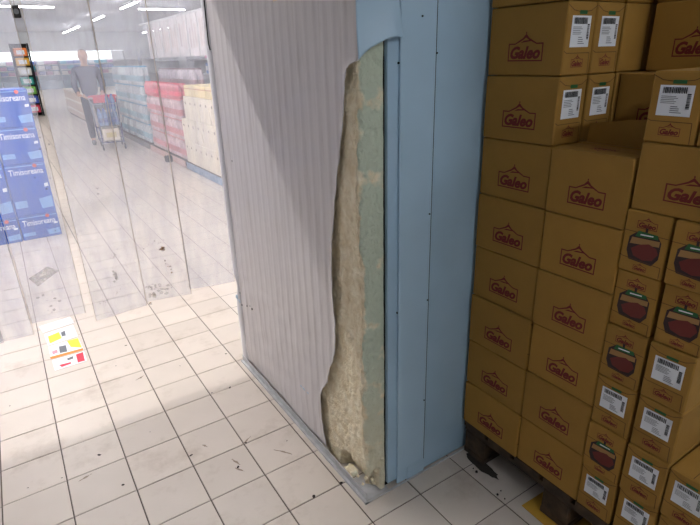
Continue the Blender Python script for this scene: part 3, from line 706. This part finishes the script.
mb = MB(); mb.quad([(-.1908, -.003, .004), (-.1908, .003, .004), (-.1908, .003, chh-.004), (-.1908, -.003, chh-.004)]); mb.build('seam', mat('carton seam', (206, 188, 160), .7), proto)
ff = True
for i in range(8):
    for k in range(3):
        if i == 7 and k == 2: continue
        o = proto if ff else copy_tree(proto); ff = False
        o.location = (XR+.2+J(.003), 5.82+i*cw, .111+k*(chh+.001)); tag(o, f'tall cream carton with round hand hole, {["bottom","middle","top"][k]} layer of the display by the aisle', 'carton', 'cream cartons on the right display')
SHADE = mat('pale yellow carton', (238, 216, 160), .6)
for i in range(3):
    e = empty('yellow_carton', (XR+.22, 6.05+i*.42, .991)); tag(e, 'pale yellow carton lying on top of the cream cartons', 'carton', 'yellow cartons on the cream ones')
    MB().box(-.19, .19, -.2, .2, 0, .135, bev=.004).build('carton_body', SHADE, e); MB().box(-.1915, -.1895, -.195, .195, .09, .1).build('band', mat('brown band', (176, 110, 90), .6), e)
def pack_proto(name, bodycol, capcol, labcol, nx=2, ny=3, rad=.042, h=.27, seed=0):
    e = empty(name); mb = MB(); cp = MB(); lb = MB()
    for i in range(nx):
        for j in range(ny):
            x = (i-(nx-1)/2)*rad*2.04; y = (j-(ny-1)/2)*rad*2.04
            mb.lathe(x, y, [(0, rad*.8), (.01, rad*.9), (h*.62, rad*.9), (h*.78, rad*.75), (h*.92, rad*.34), (h*.93, rad*.34)], 9); cp.lathe(x, y, [(h*.93, rad*.38), (h, rad*.36)], 7)
            lb.lathe(x, y, [(h*.2, rad*.915), (h*.5, rad*.915)], 9)
    mb.build('bottles', mat(name+' body', bodycol, .25, rand=.3, var=.35, scale=16), e, smooth=False); cp.build('caps', mat(name+' cap', capcol, .4), e); lb.build('wrap', mat(name+' wrap', labcol, .4, rand=.35, var=.3, scale=20), e)
    return e
def stack(proto, x, ys, z0, layers, dz, label, cat, group, first=[None]):
    for i, y in enumerate(ys):
        for k in range(layers if isinstance(layers, int) else layers[i]):
            if proto.get('used'): o = copy_tree(proto)
            else: o = proto; proto['used'] = True
            o.location = (x+J(.006), y+J(.006), z0+k*dz); o.rotation_euler = (0, 0, R(J(1.5))); tag(o, label, cat, group)
pk = pack_proto('pink_bottle_pack', (236, 206, 208), (226, 120, 130), (214, 132, 140))
stack(pk, XR+.11, [7.56+i*.265 for i in range(7)], .111, 3, .272, 'six-pack of pale pink bottles stacked in the lower layers of the pink display', 'bottle pack', 'pale pink packs')
rk = pack_proto('red_bottle_pack', (236, 120, 130), (220, 60, 80), (226, 70, 90), h=.2)
stack(rk, XR+.11, [7.56+i*.265 for i in range(7)], .111+3*.272, 1, .2, 'six-pack of bright red bottles on top of the pale pink packs', 'bottle pack', 'bright red packs')
lk = pack_proto('lavender_bottle_pack', (208, 196, 204), (120, 90, 100), (150, 112, 116), h=.30)
stack(lk, XR+.36, [7.56+i*.265 for i in range(7)], .111, 4, .302, 'six-pack of greyish bottles in the tall stack behind the pink packs', 'bottle pack', 'greyish tall packs')
tk = pack_proto('pale_bottle_pack', (214, 222, 228), (40, 140, 180), (140, 176, 190), h=.31)
stack(tk, XR+.12, [9.62+i*.265 for i in range(9)], 0.111, 4, .312, 'six-pack of clear water bottles with turquoise caps in the tall aisle display', 'bottle pack', 'water bottle packs')
# hanging posters and shelf behind the right displays
PST = mat('pale poster', (236, 230, 232), .5, rand=.05); PSTL = mat('poster tint', (224, 210, 208), .5, rand=.25)
rl = empty('hanging_rail', (2.62, 8.6, 2.06)); tag(rl, 'white rail hanging over the right displays with posters', 'rail'); MB().bar((0, -2.3, 0), (0, 2.6, 0), .018, 8).build('bar', HOUS, rl)
for y in (-2, 0, 2.3): MB().bar((0, y, 0), (0, y, 1.63), .004, 5).build('wire', HOUS, rl)
for k in range(9):
    e = empty('hanging_poster', (2.60, 6.6+k*.48, 1.475)); tag(e, 'pale poster hanging from the rail over the displays', 'poster', 'posters on the rail'); MB().box(-.004, .004, -.22, .22, 0, .565, bev=.002).build('sheet', PST, e)
    for a in range(3): MB().box(-.0056, -.0041, -.17+.12*a, -.09+.12*a, .1+J(.05), .44+J(.06)).build('print_block', PSTL, e)
sh = empty('gondola_shelf', (3.05, 8.6, 0)); tag(sh, 'tall white shelf unit behind the right displays', 'shelf')
MB().box(.5, .54, -2.9, 3.6, 0, 1.9).build('back_panel', WALLW, sh)
for z in (.1, .5, .9, 1.18, 1.42): MB().box(0, .5, -2.9, 3.6, z, z+.025).build('shelf_board', WALLW, sh)
for y in (-2.93, -.75, 1.4, 3.6): MB().box(0, .54, y, y+.03, 0, 1.9).build('upright', WALLW, sh)
pc = [(226, 110, 170), (70, 130, 206), (120, 100, 180), (236, 150, 190), (60, 170, 196), (240, 230, 236), (90, 80, 110)]
PKM = [mat('packet %d' % i, c, .4) for i, c in enumerate(pc)]
PKN = ['pink', 'blue', 'violet', 'rose', 'turquoise', 'white', 'dark']
pkme = []
for i, mm in enumerate(PKM):
    mb = MB(); mb.box(-.08, .08, -.065, .065, 0, .17, 0, bev=.012); mb.box(-.0815, -.0795, -.045, .045, .05, .12, 1); pkme.append(mb.mesh('packet', [mm, WPR]))
for z in (1.205, 1.445):
    for k in range(22):
        i = rnd.randrange(7); o = link('packet', pkme[i], None, (3.16, 5.86+k*.15, z)); tag(o, f'small {PKN[i]} packet on the {"top" if z > 1.3 else "lower"} board of the white shelf', 'packet', 'packets on the white shelf')

# ------------------------------------------------------------------ person with trolley
SKINT = mat('skin', (196, 150, 126), .6); NAVY = mat('navy jacket', (26, 34, 72), .8, var=.15); JEAN = mat('dark jeans', (26, 30, 52), .8, var=.15); HAIR = mat('dark hair', (48, 40, 36), .7); SHOE = mat('grey shoe', (74, 76, 84), .6)
def skinned(name, joints, edges, material, parent, root=0, lv=1):
    me = bpy.data.meshes.new(name); me.from_pydata([j[:3] for j in joints], edges, []); me.materials.append(material)
    o = link(name, me, parent); sm = o.modifiers.new('skin', 'SKIN'); sm.use_smooth_shade = True
    for i, v in enumerate(me.skin_vertices[0].data): rr = joints[i][3]; v.radius = (rr, rr) if not isinstance(rr, tuple) else rr; v.use_root = (i == root)
    s = o.modifiers.new('sub', 'SUBSURF'); s.levels = lv; s.render_levels = lv
    return o
per = empty('person', (1.50, 11.02, 0), R(-6)); per.scale = (.95, .95, .95); tag(per, 'shopper in dark blue jacket and jeans pushing a loaded trolley', 'person')
def hand(js, es, wi, s):               # palm and five fingers that close round a bar along x
    w_ = js[wi]; base = Vector(w_[:3]); p = base+Vector((0, -.06, .0)); js.append((*p, .022)); pi = len(js)-1; es.append((wi, pi))
    for k, L in enumerate((.9, 1.05, 1, .8)):
        o_ = Vector(((k-1.5)*.021*s, 0, 0)); a = p+o_+Vector((0, -.03, .012)); b = a+Vector((0, -.03*L, -.012)); c = b+Vector((0, -.004, -.03*L))
        for q in (a, b, c): js.append((*q, .0085))
        i = len(js)-3; es += [(pi, i), (i, i+1), (i+1, i+2)]
    t = p+Vector((-.034*s, -.005, -.006)); t2 = t+Vector((-.006*s, -.03, -.018)); js.append((*t, .010)); js.append((*t2, .0085)); i = len(js)-2; es += [(pi, i), (i, i+1)]
js = [(0, 0, .95, .09), (0, -.01, 1.15, .085), (0, 0, 1.36, .085), (0, 0, 1.47, .055), (0, -.01, 1.54, .058), (0, -.015, 1.60, .088), (0, -.012, 1.69, .086), (0, -.01, 1.74, .05)]
es = [(i, i+1) for i in range(7)]
for s in (-1, 1):
    b0 = len(js); st = -.16 if s < 0 else .14
    js += [(s*.10, 0, .86, .07), (s*.11, st*.45-.04, .50, .058), (s*.11, st, .10, .042), (s*.11, st-.02, .05, .04), (s*.115, st-.16, .035, .034)]
    es += [(0, b0), (b0, b0+1), (b0+1, b0+2), (b0+2, b0+3), (b0+3, b0+4)]
    b1 = len(js); js += [(s*.17, 0, 1.375, .04), (s*.25, -.04, 1.12, .045), (s*.20, -.28, .945, .033)]; es += [(2, b1), (b1, b1+1), (b1+1, b1+2)]
    hand(js, es, b1+2, s)
js += [(0, -.105, 1.605, .014), (.085, -.01, 1.61, .016), (-.085, -.01, 1.61, .016)]; n = len(js); es += [(5, n-3), (5, n-2), (5, n-1)]
skinned('body', js, es, SKINT, per)
jj = [(0, 0, .84, .165), (0, -.01, 1.1, .165), (0, 0, 1.33, .175), (0, 0, 1.45, .075)]; ee = [(0, 1), (1, 2), (2, 3)]
for s in (-1, 1):
    b1 = len(jj); jj += [(s*.19, 0, 1.375, .078), (s*.255, -.04, 1.12, .062), (s*.205, -.25, .96, .046)]; ee += [(2, b1), (b1, b1+1), (b1+1, b1+2)]
skinned('jacket', jj, ee, NAVY, per)
jj = [(0, 0, .94, .14)]; ee = []
for s in (-1, 1):
    st = -.16 if s < 0 else .14; b0 = len(jj); jj += [(s*.10, 0, .84, .105), (s*.11, st*.45-.04, .50, .076), (s*.11, st, .10, .062)]; ee += [(0, b0), (b0, b0+1), (b0+1, b0+2)]
skinned('trousers', jj, ee, JEAN, per)
for s in (-1, 1):
    st = -.16 if s < 0 else .14; skinned('shoe', [(s*.11, st+.03, .055, .05), (s*.113, st-.08, .048, .047), (s*.116, st-.19, .04, .038)], [(0, 1), (1, 2)], SHOE, per)
skinned('hair', [(0, .03, 1.60, .082), (0, .02, 1.69, .09), (0, -.01, 1.745, .066)], [(0, 1), (1, 2)], HAIR, per)
for s in (-1, 1): blob('eye', (s*.03, -.097, 1.625), .009, DARK, parent=per)
blob('mouth', (0, -.096, 1.562), .011, mat('lips', (150, 86, 80), .6), flat=(2, .5, .5), parent=per)
STEEL = mat('trolley steel', (150, 158, 170), .35, metal=.6); NAVYP = mat('navy plastic', (30, 44, 110), .5); REDPL = mat('red plastic', (214, 36, 66), .45)
tr = empty('shopping_trolley', (1.60, 10.28, 0), R(-6)); tr.scale = (.84, .84, .84); tag(tr, 'steel shopping trolley with red handle pushed along the aisle', 'trolley')
wb = MB(); b0 = [(-.2, -.42, .48), (.2, -.42, .48), (.25, .36, .48), (-.25, .36, .48)]; t0 = [(-.25, -.48, .92), (.25, -.48, .92), (.29, .40, 1.0), (-.29, .40, 1.0)]
lerp = lambda a, b, t: Vector(a).lerp(Vector(b), t)
for a in range(4):
    for t in (0, .33, .66, 1): wb.bar(lerp(b0[a], t0[a], t), lerp(b0[(a+1) % 4], t0[(a+1) % 4], t), .004 if t < 1 else .009, 4)
    for k in range(9): wb.bar(lerp(b0[a], b0[(a+1) % 4], k/8), lerp(t0[a], t0[(a+1) % 4], k/8), .003, 4)
for k in range(7): wb.bar(lerp(b0[0], b0[3], k/6), lerp(b0[1], b0[2], k/6), .003, 4)
wb.build('basket', STEEL, tr)
ch_ = MB()
for s in (-1, 1):
    ch_.bar((s*.26, .40, .98), (s*.24, .30, .16), .013, 6); ch_.bar((s*.24, .30, .16), (s*.2, -.42, .16), .013, 6); ch_.bar((s*.2, -.42, .16), (s*.21, -.3, .48), .011, 6)
ch_.bar((-.2, -.42, .16), (.2, -.42, .16), .012, 6); ch_.bar((-.24, .3, .16), (.24, .3, .16), .012, 6); ch_.build('chassis', NAVYP, tr)
hd = MB(); hd.bar((-.27, .46, 1.03), (.27, .46, 1.03), .018, 8); hd.bar((-.27, .46, 1.03), (-.285, .40, .995), .012, 6); hd.bar((.27, .46, 1.03), (.285, .40, .995), .012, 6); hd.build('handle', REDPL, tr)
MB().box(-.2, .24, .30, .32, .90, 1.06, bev=.006).build('seat_flap', REDPL, tr)
for s in (-1, 1):
    for y in (-.40, .28):
        wm = MB(); wm.bar((s*.21-.014, y, .063), (s*.21+.014, y, .063), .062, 12); wh = wm.build('wheel', DARK, tr); wm = MB(); wm.bar((s*.21, y, .063), (s*.21, y, .16), .01, 6); wm.build('fork', STEEL, wh)
WATER = mat('water pack film', (110, 150, 206), .3, var=.2, scale=20)
wp = pack_proto('water_pack', (130, 166, 214), (50, 90, 190), (60, 96, 176), nx=2, ny=3, rad=.045, h=.3)
for k, (x, y, z) in enumerate([(-.1, -.22, .49), (.1, -.22, .49), (-.1, .1, .49), (.1, .1, .49), (.09, -.2, .792)]):
    o = wp if k == 0 else copy_tree(wp); M_ = Matrix.Rotation(R(-6), 4, 'Z') @ (Vector((x, y, z))*.84); o.location = (1.60+M_.x, 10.28+M_.y, z*.84); o.rotation_euler = (0, 0, R(-6)); o.scale = (.84, .84, .84); tag(o, 'six-pack of blue water bottles in the shopping trolley', 'bottle pack', 'packs in the trolley')
lc = empty('white_box', (1.595, 10.24, .148), R(-6)); lc.scale = (.84, .84, .84); tag(lc, 'white box carried low on the shopping trolley frame', 'box'); MB().box(-.16, .16, -.2, .2, 0, .24, bev=.006).build('carton_body', CREAM, lc); MB().box(-.1, .1, -.2015, -.1995, .06, .16).build('print', mat('yellowish print', (222, 206, 150), .6), lc)

# ------------------------------------------------------------------ left and far side of the hall
fg = empty('low_bin', (1.84, 12.5, 0)); tag(fg, 'low beige display bin beyond the tall water display', 'display bin')
BEI = mat('beige display board', (206, 184, 162), .6, var=.1)
for k in range(12): MB().box(-.01, .04, k*.52, k*.52+.5, .05, .72, bev=.01).build('board', BEI, fg)
for z in (.2, .45, .7): MB().box(-.03, .8, 0, 6.3, z, z+.03).build('ledge', mat('pale ledge', (226, 214, 200), .5), fg)
MB().box(.03, .8, .05, 6.2, .0, .19).build('plinth', DARK, fg)
bx = []
cc = [(220, 60, 90), (240, 180, 50), (40, 160, 150), (60, 90, 190), (240, 130, 50), (226, 226, 220), (120, 190, 80)]; cn = ['red', 'yellow', 'teal', 'blue', 'orange', 'white', 'green']
for c_, nme in zip(cc, cn):
    mb = MB(); mb.box(-.17, .17, -.12, .12, 0, .22, 0, bev=.02); mb.box(-.1, .1, -.1215, -.1195, .05, .16, 1); bx.append(mb.mesh('snack_bag', [mat(nme+' snack bag', c_, .4), WPR]))
rk_ = empty('snack_rack', (1.02, 18.6, 0)); tag(rk_, 'black wire rack of colourful snack bags at the end of the aisle', 'rack')
for z in [.1+k*.26 for k in range(7)]: MB().box(-.30, .10, -.16, .16, z-.018, z-.002).build('tray', DARK, rk_)
MB().box(-.30, .10, .165, .185, 0, 2.0).build('back_panel', DARK, rk_)
for x in (-.32, .12): MB().box(x-.012, x+.012, -.16, .185, 0, 2.0).build('upright', DARK, rk_)
for k in range(7):
    for j in range(1):
        i = (k*3+j*2) % 7; o = link('snack_bag', bx[i], None, (.92, 18.6, .1+k*.26)); tag(o, f'{cn[i]} snack bag on tray {ordn[k]} from the floor of the black rack', 'snack bag', 'bags on the wire rack')
# chilled cabinets along the far end, with lit canopies
CAN = lamp_mat('cabinet canopy glow', 1.5, (.9, .97, 1)); CAB = mat('cabinet steel blue', (150, 176, 196), .5); CABP = [mat('chilled goods %d' % i, c, .5) for i, c in enumerate([(90, 168, 190), (190, 150, 180), (226, 226, 230), (110, 130, 190)])]
for k in range(12):
    e = empty('chilled_cabinet', (-5+k*1.6, 38, 0)); tag(e, 'tall chilled cabinet with lit white canopy at the far end of the hall', 'cabinet', 'chilled cabinets')
    MB().box(-.78, .78, .8, .86, 0, 2.1).build('back_panel', CAB, e); MB().box(-.78, .78, 0, .86, 0, .5, bev=.02).build('plinth', CAB, e)
    for z in (.8, 1.1, 1.4): MB().box(-.76, .76, .2, .8, z, z+.03).build('shelf_board', HOUS, e)
    for z in (.83, 1.13, 1.43):
        for q in range(4): MB().box(-.74+q*.375, -.40+q*.375, .22, .5, z, z+.2, bev=.02).build('product_row', CABP[rnd.randrange(4)], e)
    for s in (-.79, .76): MB().box(s, s+.03, 0, .86, .5, 2.1).build('side_panel', CAB, e)
    MB().box(-.79, .79, -.02, .3, 1.62, 2.15, bev=.02).build('canopy', CAN, e)
# shelves across the middle of the hall
for sx, sy in ((5.2, 13), (5.2, 22), (-3.5, 12), (-3.5, 22), (8.5, 15)):
    e = empty('aisle_shelf', (sx, sy, 0)); tag(e, 'long aisle shelf in the middle of the hall', 'shelf', 'aisle shelves')
    MB().box(-.03, .03, -4, 4, 0, 1.9).build('back_panel', WALLW, e)
    for s in (-1, 1):
        for z in (.15, .6, 1.05, 1.5): MB().box(min(.03*s, .5*s), max(.03*s, .5*s), -4, 4, z, z+.03).build('shelf_board', WALLW, e)
    for y in (-4, -1.33, 1.33, 3.97): MB().box(-.5, .5, y, y+.03, 0, 1.9).build('upright', WALLW, e)
# small black loudspeaker on the hall ceiling
sp_ = empty('loudspeaker', (1.02, 17.9, 2.62)); tag(sp_, 'small black loudspeaker hanging from the hall ceiling on a rod', 'loudspeaker')
MB().box(-.10, .10, -.09, .09, 0, .30, bev=.012).build('case', DARK, sp_); MB().bar((0, 0, .299), (0, 0, 1.079), .012, 6).build('rod', GALV, sp_); MB().lathe(0, 0, [(0, .07), (.004, .07)], 12).build('grille', GREYP, sp_).matrix_local = Matrix.Translation((0, -.0905, .15)) @ Matrix.Rotation(math.pi/2, 4, 'X')
